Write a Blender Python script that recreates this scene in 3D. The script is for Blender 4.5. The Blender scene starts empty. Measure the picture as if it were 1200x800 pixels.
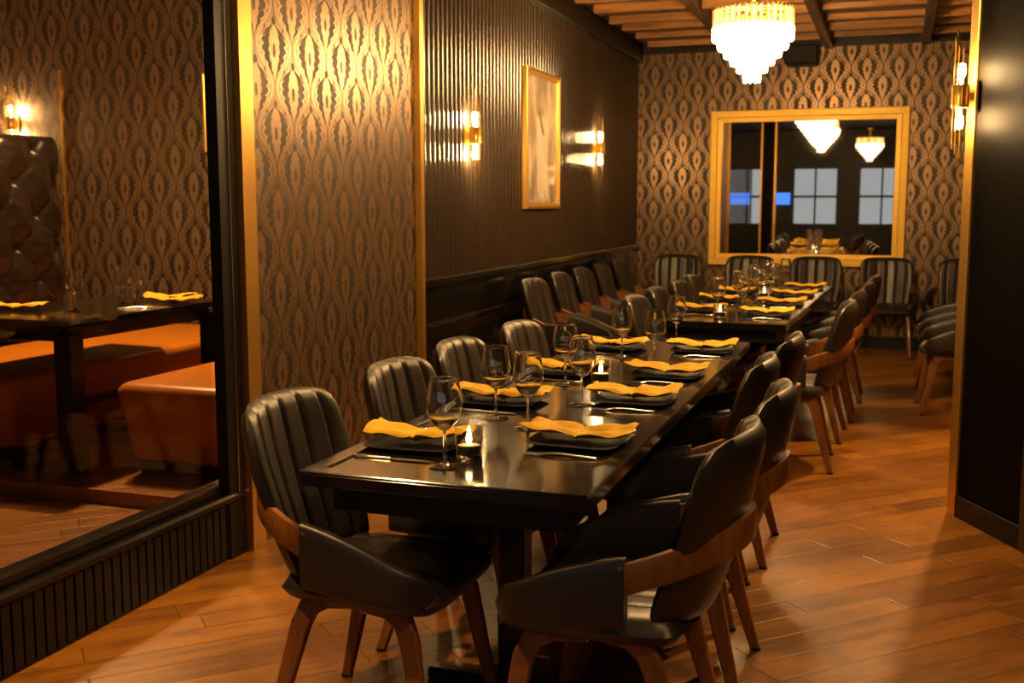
import bpy, math, random
from mathutils import Vector, Matrix
random.seed(7)
PI = math.pi
S = bpy.context.scene
COL = S.collection

# ------------------------------------------------------------------ mesh helpers
class MB:
    def __init__(s): s.v = []; s.f = []
    def add(s, vs, fs):
        b = len(s.v); s.v += [tuple(p) for p in vs]; s.f += [tuple(i + b for i in f) for f in fs]
    def box(s, x0, x1, y0, y1, z0, z1, M=None):
        vs = [Vector((x, y, z)) for x in (x0, x1) for y in (y0, y1) for z in (z0, z1)]
        if M is not None: vs = [M @ p for p in vs]
        s.add(vs, [(0, 1, 3, 2), (4, 6, 7, 5), (0, 4, 5, 1), (2, 3, 7, 6), (0, 2, 6, 4), (1, 5, 7, 3)])
    def cbox(s, x0, x1, y0, y1, z0, z1, c=.004, M=None):
        """box with chamfered edges"""
        X = (x0, x1); Y = (y0, y1); Z = (z0, z1); vs = []; idx = {}
        for i in (0, 1):
            for j in (0, 1):
                for k in (0, 1):
                    sx, sy, sz = (1, -1)[i], (1, -1)[j], (1, -1)[k]
                    for a in range(3):
                        d = [c * sx, c * sy, c * sz]; d[a] = 0
                        idx[i, j, k, a] = len(vs); vs.append(Vector((X[i] + d[0], Y[j] + d[1], Z[k] + d[2])))
        fs = []
        for i in (0, 1):
            q = [idx[i, 0, 0, 0], idx[i, 1, 0, 0], idx[i, 1, 1, 0], idx[i, 0, 1, 0]]; fs.append(q if i else q[::-1])
            q = [idx[0, i, 0, 1], idx[0, i, 1, 1], idx[1, i, 1, 1], idx[1, i, 0, 1]]; fs.append(q if i else q[::-1])
            q = [idx[0, 0, i, 2], idx[1, 0, i, 2], idx[1, 1, i, 2], idx[0, 1, i, 2]]; fs.append(q if i else q[::-1])
        for i in (0, 1):
            for j in (0, 1):
                fs.append([idx[0, i, j, 1], idx[1, i, j, 1], idx[1, i, j, 2], idx[0, i, j, 2]])
                fs.append([idx[i, 0, j, 0], idx[i, 1, j, 0], idx[i, 1, j, 2], idx[i, 0, j, 2]])
                fs.append([idx[i, j, 0, 0], idx[i, j, 1, 0], idx[i, j, 1, 1], idx[i, j, 0, 1]])
                for k in (0, 1): fs.append([idx[i, j, k, 0], idx[i, j, k, 1], idx[i, j, k, 2]])
        if M is not None: vs = [M @ p for p in vs]
        s.add(vs, fs)
    def loft(s, rings, caps=True, close=False):
        n = len(rings[0]); vs = [p for r in rings for p in r]; fs = []
        m = len(rings)
        for i in range(m if close else m - 1):
            a = i * n; b = ((i + 1) % m) * n
            for j in range(n):
                k = (j + 1) % n
                fs.append((a + j, a + k, b + k, b + j))
        if caps and not close:
            fs.append(tuple(range(n - 1, -1, -1))); fs.append(tuple((m - 1) * n + j for j in range(n)))
        s.add(vs, fs)
    def lathe(s, prof, n=24, c=(0, 0, 0), M=None):
        rings = []
        for r, z in prof:
            ring = [Vector((c[0] + max(r, 1e-4) * math.cos(2 * PI * j / n), c[1] + max(r, 1e-4) * math.sin(2 * PI * j / n), c[2] + z)) for j in range(n)]
            if M is not None: ring = [M @ p for p in ring]
            rings.append(ring)
        s.loft(rings)
    def tube(s, pts, r, n=8):
        pts = [Vector(p) for p in pts]; rings = []
        for i, p in enumerate(pts):
            t = (pts[min(i + 1, len(pts) - 1)] - pts[max(i - 1, 0)]).normalized()
            up = Vector((0, 0, 1)) if abs(t.z) < .95 else Vector((1, 0, 0))
            a = t.cross(up).normalized(); b = a.cross(t)
            rr = r[i] if isinstance(r, (list, tuple)) else r
            rings.append([p + a * rr * math.cos(2 * PI * j / n) + b * rr * math.sin(2 * PI * j / n) for j in range(n)])
        s.loft(rings)
    def pad(s, fn, nu, nv, back):
        """closed cushion: fn(u,v) front surface point, back(u,v) rear surface point; u,v in -1..1"""
        us = [-1 + 2 * i / nu for i in range(nu + 1)]; vs_ = [-1 + 2 * j / nv for j in range(nv + 1)]
        A = [fn(u, v) for v in vs_ for u in us]; B = [back(u, v) for v in vs_ for u in us]
        n = nu + 1; m = len(A); fs = []
        for j in range(nv):
            for i in range(nu):
                a = j * n + i
                fs.append((a, a + 1, a + n + 1, a + n)); fs.append((m + a, m + a + n, m + a + n + 1, m + a + 1))
        rim = [i for i in range(n)] + [j * n + nu for j in range(1, nv + 1)] + [nv * n + i for i in range(nu - 1, -1, -1)] + [j * n for j in range(nv - 1, 0, -1)]
        for q in range(len(rim)):
            a, b = rim[q], rim[(q + 1) % len(rim)]
            fs.append((b, a, m + a, m + b))
        s.add(A + B, fs)
    def build(s, name, mat, parent=None, smooth=None, loc=None):
        me = bpy.data.meshes.new(name); me.from_pydata(s.v, [], s.f)
        me.validate(); me.update()
        import bmesh
        bm = bmesh.new(); bm.from_mesh(me); bmesh.ops.recalc_face_normals(bm, faces=bm.faces); bm.to_mesh(me); bm.free()
        if smooth is not None:
            for p in me.polygons: p.use_smooth = True
            me.set_sharp_from_angle(angle=math.radians(smooth))
        if mat: me.materials.append(mat)
        o = bpy.data.objects.new(name, me); COL.objects.link(o)
        if parent: o.parent = parent
        if loc: o.location = loc
        return o

def tag(o, label=None, cat=None, group=None, kind=None):
    if label: o['label'] = label
    if cat: o['category'] = cat
    if group: o['group'] = group
    if kind: o['kind'] = kind
    return o
def thing(name, label, cat, loc=(0, 0, 0), rz=0, group=None):
    o = bpy.data.objects.new(name, None); COL.objects.link(o)
    o.empty_display_size = .1; o.location = loc; o.rotation_euler = (0, 0, rz)
    return tag(o, label, cat, group)
def copy_tree(o, parent=None):
    c = o.copy(); COL.objects.link(c)
    if parent: c.parent = parent
    for ch in list(o.children): copy_tree(ch, c)
    return c
class Kind:
    """the first call places the original, later calls place copies of it and its parts"""
    def __init__(s, proto): s.p = proto; s.used = False
    def put(s, loc, rz, label, group):
        o = copy_tree(s.p) if s.used else s.p
        s.used = True
        o.location = loc; o.rotation_euler = (0, 0, rz); o['label'] = label
        if group: o['group'] = group
        return o
def struct(o): o['kind'] = 'structure'; return o

# ------------------------------------------------------------------ node helpers
def newmat(name):
    m = bpy.data.materials.new(name); m.use_nodes = True
    nt = m.node_tree; nt.nodes.clear()
    out = nt.nodes.new('ShaderNodeOutputMaterial'); b = nt.nodes.new('ShaderNodeBsdfPrincipled')
    nt.links.new(b.outputs[0], out.inputs[0])
    return m, nt, b, out
def setp(nt, sock, val):
    if isinstance(val, X): nt.links.new(val.s, sock)
    elif isinstance(val, bpy.types.NodeSocket): nt.links.new(val, sock)
    else: sock.default_value = val
class X:
    """scalar shader expression"""
    def __init__(s, nt, sock): s.nt = nt; s.s = sock
    def m(s, op, *a):
        n = s.nt.nodes.new('ShaderNodeMath'); n.operation = op
        s.nt.links.new(s.s, n.inputs[0])
        for i, q in enumerate(a): setp(s.nt, n.inputs[i + 1], q)
        return X(s.nt, n.outputs[0])
    def __add__(s, o): return s.m('ADD', o)
    __radd__ = __add__
    def __mul__(s, o): return s.m('MULTIPLY', o)
    __rmul__ = __mul__
    def __sub__(s, o): return s.m('SUBTRACT', o)
    def __rsub__(s, o): return (s * -1) + o
    def __truediv__(s, o): return s.m('DIVIDE', o)
    def __gt__(s, o): return s.m('GREATER_THAN', o)
    def __lt__(s, o): return s.m('LESS_THAN', o)
    def abs(s): return s.m('ABSOLUTE')
    def frac(s): return s.m('FRACT')
    def floor(s): return s.m('FLOOR')
    def sin(s): return s.m('SINE')
    def cos(s): return s.m('COSINE')
    def pow(s, e): return s.m('POWER', e)
    def max(s, o): return s.m('MAXIMUM', o)
    def min(s, o): return s.m('MINIMUM', o)
    def clamp(s): return s.m('ADD', 0.0)._cl()
    def _cl(s): s.s.node.use_clamp = True; return s
    def step(s, a, b):   # smooth 0..1 between a and b
        n = s.nt.nodes.new('ShaderNodeMapRange'); n.interpolation_type = 'SMOOTHSTEP'
        s.nt.links.new(s.s, n.inputs[0]); n.inputs[1].default_value = a; n.inputs[2].default_value = b
        return X(s.nt, n.outputs[0])
def coords(nt, kind='Object'):
    t = nt.nodes.new('ShaderNodeTexCoord'); sp = nt.nodes.new('ShaderNodeSeparateXYZ')
    nt.links.new(t.outputs[kind], sp.inputs[0])
    return t.outputs[kind], [X(nt, sp.outputs[i]) for i in range(3)]
def combine(nt, a, b, c=0.0):
    n = nt.nodes.new('ShaderNodeCombineXYZ')
    for i, q in enumerate((a, b, c)): setp(nt, n.inputs[i], q)
    return n.outputs[0]
def noise(nt, vec, scale, detail=3, rough=.55, out=0):
    n = nt.nodes.new('ShaderNodeTexNoise'); nt.links.new(vec, n.inputs['Vector'])
    n.inputs['Scale'].default_value = scale; n.inputs['Detail'].default_value = detail; n.inputs['Roughness'].default_value = rough
    return X(nt, n.outputs[out])
def mixc(nt, f, a, b):
    n = nt.nodes.new('ShaderNodeMix'); n.data_type = 'RGBA'
    setp(nt, n.inputs[0], f)
    for k, q in ((6, a), (7, b)):
        if isinstance(q, (tuple, list)): n.inputs[k].default_value = (*q, 1)
        else: nt.links.new(q, n.inputs[k])
    return n.outputs[2]
def bump(nt, b, h, strength=.3, dist=.01):
    n = nt.nodes.new('ShaderNodeBump'); n.inputs['Strength'].default_value = strength; n.inputs['Distance'].default_value = dist
    setp(nt, n.inputs['Height'], h); nt.links.new(n.outputs[0], b.inputs['Normal'])
def simple(name, col, rough=.5, metal=0, var=0, vscale=20, bmp=0, bscale=60, coat=0, spec=.5):
    m, nt, b, _ = newmat(name)
    v, _c = coords(nt)
    b.inputs['Roughness'].default_value = rough; b.inputs['Metallic'].default_value = metal
    b.inputs['Specular IOR Level'].default_value = spec
    if coat: b.inputs['Coat Weight'].default_value = coat; b.inputs['Coat Roughness'].default_value = .08
    if var:
        f = noise(nt, v, vscale, 4)
        nt.links.new(mixc(nt, f, tuple(c * (1 - var) for c in col), tuple(min(1, c * (1 + var)) for c in col)), b.inputs['Base Color'])
    else: b.inputs['Base Color'].default_value = (*col, 1)
    if bmp: bump(nt, b, noise(nt, v, bscale, 3), bmp, .004)
    return m
def emit(name, col, strength):
    m = bpy.data.materials.new(name); m.use_nodes = True; nt = m.node_tree; nt.nodes.clear()
    out = nt.nodes.new('ShaderNodeOutputMaterial'); e = nt.nodes.new('ShaderNodeEmission')
    e.inputs[0].default_value = (*col, 1); e.inputs[1].default_value = strength
    nt.links.new(e.outputs[0], out.inputs[0]); return m

# ------------------------------------------------------------------ materials
LEATHER = simple('dark leather', (.020, .015, .0105), .40, var=.25, vscale=12, bmp=.12, bscale=220, spec=.65)
LEATHER2 = simple('black tufted leather', (.006, .005, .004), .30, var=.2, bmp=.1, bscale=200, spec=.3)
ORANGE = simple('orange leather', (.54, .175, .010), .36, var=.12, vscale=6, bmp=.12, bscale=180)
BLACKGLOSS = simple('black lacquer', (.010, .008, .007), .13, var=.2, vscale=5, spec=.6)
BLACKRIB = simple('black ribbed lacquer', (.034, .022, .012), .24, var=.2, vscale=5, spec=1.0)
BLACKSATIN = simple('black satin paint', (.009, .007, .006), .42, var=.2, spec=.3)
LEAF = simple('black matt leaf', (.005, .004, .003), .55, var=.2, spec=.03)
BLACKMETAL = simple('black metal', (.012, .011, .010), .35, metal=.3)
GOLD = simple('brushed gold', (.86, .52, .12), .32, metal=.85, var=.08, vscale=40)
GOLDPAINT = simple('gold leaf frame', (.86, .52, .07), .42, metal=.35, var=.12, vscale=30, bmp=.1, bscale=80)
NAPKIN = simple('mustard cloth', (.80, .46, .018), .85, var=.10, vscale=60, bmp=.35, bscale=500)
PLATE = simple('black stoneware', (.008, .007, .007), .6, var=.2, vscale=60, spec=.12)
STEEL = simple('polished steel', (.70, .66, .60), .24, metal=1)
WAX = simple('candle wax', (.85, .68, .40), .6)
PLASTIC = simple('black plastic', (.012, .012, .012), .5)
RUBBER = simple('black rubber', (.01, .01, .01), .7)
BULB = emit('glowing bulb', (1, .62, .25), 420)
FLAME = emit('candle flame', (1, .66, .22), 60)
CRYSTAL = emit('lit crystal', (1, .60, .24), 66)
AMBER = emit('lit amber crystal', (1, .50, .13), 2.6)
NIGHTPANE = emit('lit night window', (.75, .80, .85), .3)
SCREEN = emit('lit blue screen', (.06, .22, 1), 1.0)
DOWN = emit('lit downlight', (1, .80, .55), 30)

def wood(name, dark, light, rough=.4, axis=2, scale=14, coat=.15):
    m, nt, b, _ = newmat(name)
    v, c = coords(nt)
    k = [1.0, 1.0, 1.0]; k[axis] = .09
    w = combine(nt, c[0] * k[0], c[1] * k[1], c[2] * k[2])
    f = noise(nt, w, scale, 5, .6); g = noise(nt, w, scale * 5, 3)
    h = (f * .75 + g * .25).step(.3, .72)
    nt.links.new(mixc(nt, h, dark, light), b.inputs['Base Color'])
    b.inputs['Roughness'].default_value = rough; b.inputs['Coat Weight'].default_value = coat
    bump(nt, b, g, .08, .003)
    return m
WALNUT = wood('walnut bentwood', (.11, .038, .008), (.31, .115, .023), .36)
JOIST = wood('ceiling timber', (.18, .075, .018), (.55, .25, .06), .5, axis=0, scale=9)
LATH = wood('dark ceiling boards', (.022, .012, .006), (.10, .05, .02), .55, axis=0, scale=7)
SLATWOOD = wood('reddish slat timber', (.12, .04, .015), (.28, .11, .05), .45, axis=1)

def glass(name, rough=0., tint=(1, 1, 1), ior=1.46):
    m, nt, b, _ = newmat(name)
    b.inputs['Base Color'].default_value = (*tint, 1); b.inputs['Transmission Weight'].default_value = 1
    b.inputs['Roughness'].default_value = rough; b.inputs['IOR'].default_value = ior
    return m
GLASS = glass('clear glass')
def stemware():
    m = bpy.data.materials.new('thin clear glass'); m.use_nodes = True; nt = m.node_tree; nt.nodes.clear()
    out = nt.nodes.new('ShaderNodeOutputMaterial'); mx = nt.nodes.new('ShaderNodeMixShader')
    tr = nt.nodes.new('ShaderNodeBsdfGlass'); gl = nt.nodes.new('ShaderNodeBsdfGlossy'); lw = nt.nodes.new('ShaderNodeLayerWeight')
    tr.inputs[0].default_value = (1, 1, 1, 1); tr.inputs['Roughness'].default_value = 0; tr.inputs['IOR'].default_value = 1.45; gl.inputs['Roughness'].default_value = .05; lw.inputs[0].default_value = .5
    f = X(nt, lw.outputs['Facing']).pow(4.0) * .6 + .045
    nt.links.new(f.s, mx.inputs[0]); nt.links.new(tr.outputs[0], mx.inputs[1]); nt.links.new(gl.outputs[0], mx.inputs[2])
    nt.links.new(mx.outputs[0], out.inputs[0]); return m
STEMWARE = stemware()
AMBERGLASS = glass('amber glass rods', .02, (1, .86, .55))
def pane(name, tint=(.96, .95, .93), base=.02):
    m = bpy.data.materials.new(name); m.use_nodes = True; nt = m.node_tree; nt.nodes.clear()
    out = nt.nodes.new('ShaderNodeOutputMaterial'); mx = nt.nodes.new('ShaderNodeMixShader')
    tr = nt.nodes.new('ShaderNodeBsdfTransparent'); gl = nt.nodes.new('ShaderNodeBsdfGlossy'); fr = nt.nodes.new('ShaderNodeLayerWeight')
    tr.inputs[0].default_value = (*tint, 1); gl.inputs['Roughness'].default_value = .01; fr.inputs[0].default_value = .5
    pw = nt.nodes.new('ShaderNodeMath'); pw.operation = 'POWER'; pw.inputs[1].default_value = 4.5; nt.links.new(fr.outputs['Facing'], pw.inputs[0])
    ma = nt.nodes.new('ShaderNodeMath'); ma.operation = 'MULTIPLY_ADD'; ma.inputs[1].default_value = .9; ma.inputs[2].default_value = .035; nt.links.new(pw.outputs[0], ma.inputs[0])
    nt.links.new(ma.outputs[0], mx.inputs[0]); nt.links.new(tr.outputs[0], mx.inputs[1]); nt.links.new(gl.outputs[0], mx.inputs[2])
    nt.links.new(mx.outputs[0], out.inputs[0]); return m
PANE = pane('window glass')
def mirror_mat():
    m, nt, b, _ = newmat('mirror silvering')
    b.inputs['Base Color'].default_value = (.72, .68, .62, 1); b.inputs['Metallic'].default_value = 1; b.inputs['Roughness'].default_value = .015
    return m
MIRROR = mirror_mat()

def damask(name, ua, pu=.29, pv=.335, ou=0., ov=0., light=(.31, .19, .10), dark=(.014, .008, .004)):
    """ogee damask: two half-drop lattices of scalloped medallions, ogee ribbons, scrolls"""
    m, nt, b, _ = newmat(name)
    v, c = coords(nt)
    nz = noise(nt, v, 30, 2); nz2 = noise(nt, v, 55, 2)
    U = (c[ua] + ou) / pu + (nz - .5) * .045; V = (c[2] + ov) / pv + (nz2 - .5) * .035
    lf = noise(nt, v, 75, 2)
    def motif(du, dv):
        u = ((U + du).frac() - .5).abs(); w = (V + dv).frac() - .5
        t = w * 3.1 - .10                       # body spans about 0.7 of the repeat, pointed foot, broad shoulder
        body = (1.0 - t * t).max(0.0).pow(.80) * (.265 + t * .085) + (1.0 - (t + .95).abs() * 3.0).max(0.0) * .02
        scal = ((w * 29.0 + .6).sin().abs() * .062 - .03) * (1.0 - t * t).max(0.0)
        e = (u + (lf - .5) * .03) / (body + scal).max(.004)
        ring = e.step(1.12, 1.0) * e.step(.44, .56)
        eye = ((u / .042).pow(2.0) + ((w - .03) / .085).pow(2.0)).step(1.15, .8)
        # sprig over the crown
        cr = ((u / .050).pow(2.0) + ((w - .385) / .05).pow(2.0)).step(1.15, .85)
        stem = (u / .012).step(1.2, .8) * (w.abs() - .31).step(.0, .03)
        # paired leaves in the gaps
        a = u - .25; b2 = w - .25
        l1 = (((a + b2 * .42) / .034).pow(2.0) + ((b2 - a * .42) / .085).pow(2.0))
        leaf = l1.step(1.15, .85) * (1.0 - l1.step(.22, .10) * .7)
        fig = ring.max(eye * .8).max(cr).max(stem * .8).max(leaf * .85)
        lit = e.step(.54, .44) * (1.0 - eye)       # pale heart of the medallion
        eb = u / (body + .012).max(.004)
        halo = eb.step(1.42, 1.48) * eb.step(1.66, 1.58) * .8
        halo = halo.max(e.step(1.06, 1.12) * e.step(1.30, 1.20))
        return fig, (lit * .75).max(halo)
    fa, la = motif(0., 0.); fb, lb = motif(.5, .5)
    d = fa.max(fb); pale = la.max(lb)
    d = (d - lf.step(.60, .72) * .35).max(0.0)
    wear = noise(nt, v, 3.0, 3).step(.3, .7)
    d = (d * (wear * .25 + .75)).clamp()
    ground = tuple(l * .52 + k_ * .2 for l, k_ in zip(light, dark))
    nt.links.new(mixc(nt, d, mixc(nt, pale, ground, light), dark), b.inputs['Base Color'])
    setp(nt, b.inputs['Roughness'], d * .2 + .33)
    setp(nt, b.inputs['Metallic'], (1.0 - d) * .5 + .1)
    bump(nt, b, (1.0 - d) + noise(nt, v, 400, 2) * .3, .18, .002)
    return m
WPX = damask('damask wallpaper side', 1, ou=.05)
WPY = damask('damask wallpaper end', 0, ou=.02, ov=.03)
WPB = damask('damask wallpaper booth', 0, pu=.31, pv=.40, ov=.1, dark=(.012, .007, .004), light=(.33, .225, .14))  # haze over the booth is put into the greyer pale tone

def floor_mat():
    m, nt, b, _ = newmat('diagonal oak planks')
    v, c = coords(nt)
    r2 = .70711
    a = (c[0] + c[1]) * r2; q = (c[1] - c[0]) * r2
    W = .128; L = 1.05
    row = (q / W).floor()
    wn = nt.nodes.new('ShaderNodeTexWhiteNoise'); wn.noise_dimensions = '1D'; setp(nt, wn.inputs['W'], row)
    al = a / L + X(nt, wn.outputs[0]) * 7.3
    pid = al.floor()
    wn2 = nt.nodes.new('ShaderNodeTexWhiteNoise'); wn2.noise_dimensions = '2D'
    nt.links.new(combine(nt, row, pid), wn2.inputs['Vector'])
    r = X(nt, wn2.outputs[0])
    gv = combine(nt, a * .35 + r * 9.0, q * 4.0 + r * 5.0, r * 3.0)
    g = noise(nt, gv, 7, 5, .6); blot = noise(nt, combine(nt, a * 1.0, q * 1.4, r * 2.0), 5, 3)
    col = mixc(nt, (g * .7 + r * .3).step(.25, .75), (.145, .048, .0035), (.37, .145, .011))
    col = mixc(nt, blot.step(.52, .72) * .6, col, (.13, .038, .006))
    fq = ((q / W).frac() - .5).abs() * W; fa = ((al.frac()) - .5).abs() * L
    dq = (W / 2) - fq; da = (L / 2) - fa
    edge = dq.min(da)
    seam = edge.step(.0022, .0008)
    col = mixc(nt, seam * .85, col, (.03, .011, .004))
    nt.links.new(col, b.inputs['Base Color'])
    setp(nt, b.inputs['Roughness'], noise(nt, v, 4, 3) * .14 + g * .10 + .24)
    b.inputs['Specular IOR Level'].default_value = .5
    hgt = dq.step(0.0, .0022) * .5 + da.step(0.0, .007) + g * .10
    bump(nt, b, hgt, .45, .004)
    return m
FLOOR = floor_mat()

# ------------------------------------------------------------------ camera
R0 = (.944216889, .041097834, -.326749805); R1 = (.329324171, -.118556702, .936744308); R2 = (-.000240217, -.992096405, -.12547775)
H = 1.4
cam = bpy.data.cameras.new('camera'); co = bpy.data.objects.new('camera', cam); COL.objects.link(co)
mx = Matrix(((R0[0], -R0[1], -R0[2], 0), (R1[0], -R1[1], -R1[2], 0), (R2[0], -R2[1], -R2[2], H), (0, 0, 0, 1)))
co.matrix_world = mx
cam.sensor_width = 36; cam.lens = 36 * 1280 / 1200; cam.clip_start = .02
cam.dof.use_dof = True; cam.dof.focus_distance = 3.4; cam.dof.aperture_fstop = 5.0
S.camera = co

# ------------------------------------------------------------------ setting
YB = 11.1; XL = -2.43; ZC = 2.98
def xw(y): return XL - max(0, y - 4.0) * .0125
def plane_box(name, mat, *a):
    m = MB(); m.box(*a); return struct(m.build(name, mat))
plane_box('floor', FLOOR, -6.9, 3.6, -4.2, YB + .1, -.06, 0)
m = MB(); m.box(-2.62, 1.2, YB, YB + .1, 0, ZC); struct(m.build('wall_back', WPY))
plane_box('baseboard_back', BLACKSATIN, -2.5, .98, YB - .02, YB, 0, .12)
# wallpaper stretch between the gold posts
m = MB(); m.box(XL - .12, XL, 3.79, 5.40, 0, ZC); struct(m.build('wall_left', WPX))
# fluted black stretch: dado, rail, ribbed upper cladding
m = MB()
y0, y1 = 5.44, YB
m.add([(xw(y0), y0, 0), (xw(y1), y1, 0), (xw(y1), y1, 1.0), (xw(y0), y0, 1.0), (xw(y0) - .12, y0, 0), (xw(y1) - .12, y1, 0), (xw(y1) - .12, y1, 1.0), (xw(y0) - .12, y0, 1.0)],
      [(0, 1, 2, 3), (4, 7, 6, 5), (0, 3, 7, 4), (1, 5, 6, 2), (3, 2, 6, 7), (0, 4, 5, 1)])
struct(m.build('wall_left_dado', BLACKGLOSS))
m = MB(); per = .068; n = int((y1 - y0) / per)
prof = []
for i in range(n):
    yy = y0 + i * (y1 - y0) / n
    for k in range(14):
        t = k / 14; y = yy + t * (y1 - y0) / n
        h = .0 if t < .20 else .004 + .016 * math.sin(PI * min(1, (t - .20) / .80)) ** .6
        prof.append((xw(y) - .006 + h, y))
prof.append((xw(y1), y1))
k = len(prof); vs = [(x, y, .985) for x, y in prof] + [(x, y, ZC) for x, y in prof]
fs = [(i, i + 1, k + i + 1, k + i) for i in range(k - 1)]
b0 = len(vs); vs += [(xw(y0) - .12, y0, .985), (xw(y1) - .12, y1, .985), (xw(y0) - .12, y0, ZC), (xw(y1) - .12, y1, ZC)]
fs += [(b0, b0 + 2, b0 + 3, b0 + 1), (0, k, b0 + 2, b0), (k - 1, b0 + 1, b0 + 3, 2 * k - 1)]
m.add(vs, fs); struct(m.build('wall_left_fluted', BLACKRIB, smooth=50))
def along_wall(name, mat, ya, yb_, za, zb, d0, d1, c=.004):
    m = MB()
    A = [(xw(ya) + d0, ya), (xw(ya) + d1, ya), (xw(yb_) + d1, yb_), (xw(yb_) + d0, yb_)]
    m.add([(*p, za) for p in A] + [(*p, zb) for p in A], [(3, 2, 1, 0), (4, 5, 6, 7), (0, 1, 5, 4), (1, 2, 6, 5), (2, 3, 7, 6), (3, 0, 4, 7)])
    o = m.build(name, mat)
    bv = o.modifiers.new('edge', 'BEVEL'); bv.width = c; bv.segments = 2
    return struct(o)
along_wall('trim_1', BLACKGLOSS, y0, y1 - .02, .935, .985, 0, .035, .01)
along_wall('trim_2', BLACKGLOSS, y0, y1 - .02, .70, .725, 0, .014)
along_wall('baseboard_left', BLACKSATIN, y0, y1 - .02, 0, .13, 0, .02)
along_wall('trim_3', BLACKSATIN, y0, y1 - .02, 2.80, ZC, .01, .06)
plane_box('trim_4', GOLD, XL - .05, XL + .034, 5.398, 5.442, 0, ZC)
# gold post and black post at the end of the glazed side
plane_box('trim_5', GOLD, XL - .05, XL + .034, 3.70, 3.79, 0, ZC)
plane_box('trim_6', BLACKSATIN, -2.475, XL + .004, 3.585, 3.70, 0, ZC)
plane_box('trim_7', STEEL, XL + .004, XL + .009, 3.645, 3.651, .26, ZC)
# low ledge wall under the glazing: fluted face, capped
m = MB(); m.box(XL - .14, XL - .012, -1.2, 3.70, 0, .225)
nf = 110
for i in range(nf):
    a = -1.2 + i * 4.9 / nf; b = a + 4.9 / nf
    m.box(XL - .014, XL - .002, a + .006, b - .004, .012, .222)
struct(m.build('wall_ledge', BLACKSATIN))
m = MB(); m.cbox(XL - .17, XL + .012, -1.2, 3.70, .226, .262, .010); struct(m.build('trim_8', BLACKGLOSS))
m = MB(); m.cbox(XL - .10, XL - .03, -1.2, 3.70, .262, .30, .006); struct(m.build('trim_9', BLACKGLOSS))
m = MB(); m.box(XL - .072, XL - .060, -1.2, 3.585, .30, ZC); g_ = m.build('window_1', PANE); struct(g_)
# glass leaf along the angled side at the other jamb: black leaf, gold edge, brown stile
d = Vector((.26, -.52, 0)).normalized(); nrm = Vector((d.y, -d.x, 0)); P0 = Vector((.30, 5.21, 0))
def ang(name, mat, s0, s1, t0, t1, z0, z1):
    m = MB(); M = Matrix(((d.x, nrm.x, 0, P0.x), (d.y, nrm.y, 0, P0.y), (0, 0, 1, 0), (0, 0, 0, 1)))
    m.cbox(s0, s1, t0, t1, z0, z1, .003, M); return struct(m.build(name, mat))
ang('wall_right_panel', LEAF, .03, .52, -.10, 0, .0, ZC)
ang('trim_10', GOLD, -.035, .03, -.105, .012, 0, ZC)
ang('trim_11', simple('brown stained stile', (.045, .022, .010), .4, var=.3), .52, .63, -.11, .012, 0, ZC)
ang('wall_right_return', LEAF, .63, 2.4, -.10, 0, 0, ZC)
ang('baseboard_right', BLACKSATIN, .03, .52, 0, .012, 0, .10)
# right wall of the dining room: horizontal timber slats
m = MB(); m.box(1.0, 1.1, 4.9, YB, 0, ZC)
for i in range(20): m.box(.985, 1.0, 4.95, YB - .05, .70 + i * .068, .752 + i * .068)
struct(m.build('wall_right', SLATWOOD))
m = MB(); m.box(.30, 1.1, 5.24, 5.34, 0, ZC); struct(m.build('wall_right_stub', BLACKSATIN))
# ceiling: boards, cross timbers and long dark beams
m = MB(); m.box(-6.9, 3.6, -4.2, YB + .1, ZC, ZC + .08); struct(m.build('ceiling', LATH))
m = MB()
yy = 4.2; 
while yy < YB - .2:
    for q in range(3):
        zz = ZC - .012 - .012 * random.random(); w = .05 + .05 * random.random(); ya = yy + .08 + q * .135 + random.uniform(-.02, .02)
        m.box(-2.40, .98, ya, ya + w, zz - .012, ZC)
    yy += .5
struct(m.build('ceiling_boards', LATH))
m = MB(); yy = 4.12; xs = [-2.38, -1.52, -.66, .20, .98]
while yy < YB - .1:
    for a, b in zip(xs[:-1], xs[1:]):
        dz = random.uniform(-.012, .012); dy = random.uniform(-.03, .03)
        m.cbox(a + .05, b - .03, yy + dy, yy + dy + .06, ZC - .085 + dz, ZC, .004)
    yy += .5
struct(m.build('ceiling_joists', JOIST))
for i, a in enumerate(xs[1:-1]):
    m = MB(); m.cbox(a - .04, a + .04, 4.0, YB - .01, ZC - .12, ZC, .006); struct(m.build('trim_%d' % (12 + i), LATH))
plane_box('trim_15', BLACKSATIN, -2.45, 1.0, YB - .10, YB, ZC - .10, ZC)
# front of house behind the camera, seen only in mirror and gloss
m = MB()
wx = [(-5.2, -4.2), (-3.2, -2.35), (-1.75, -.85), (-.35, .55), (1.2, 2.2)]
m.box(-6.9, 3.6, -3.2, -3.1, 0, .95); m.box(-6.9, 3.6, -3.2, -3.1, 2.15, ZC)
ed = [-6.9] + [e for w_ in wx for e in w_] + [3.6]
for a, b in zip(ed[0::2], ed[1::2]): m.box(a, b, -3.2, -3.1, .95, 2.15)
struct(m.build('wall_front', BLACKSATIN))
for i, (a, b) in enumerate(wx):
    m = MB(); m.box(a, b, -3.19, -3.17, .95, 2.15); w_ = struct(m.build('window_%d' % (i + 2), NIGHTPANE))
    m = MB(); m.box(a, b, -3.17, -3.11, 1.52, 1.57); m.box((a + b) / 2 - .02, (a + b) / 2 + .02, -3.17, -3.11, .95, 2.15); m.build('window_frame', BLACKSATIN, w_)
plane_box('wall_hall_post', LEAF, -2.10, -1.88, .90, 1.10, 0, ZC)
plane_box('trim_18', GOLD, -2.13, -2.10, .92, 1.12, 0, ZC)
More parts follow.
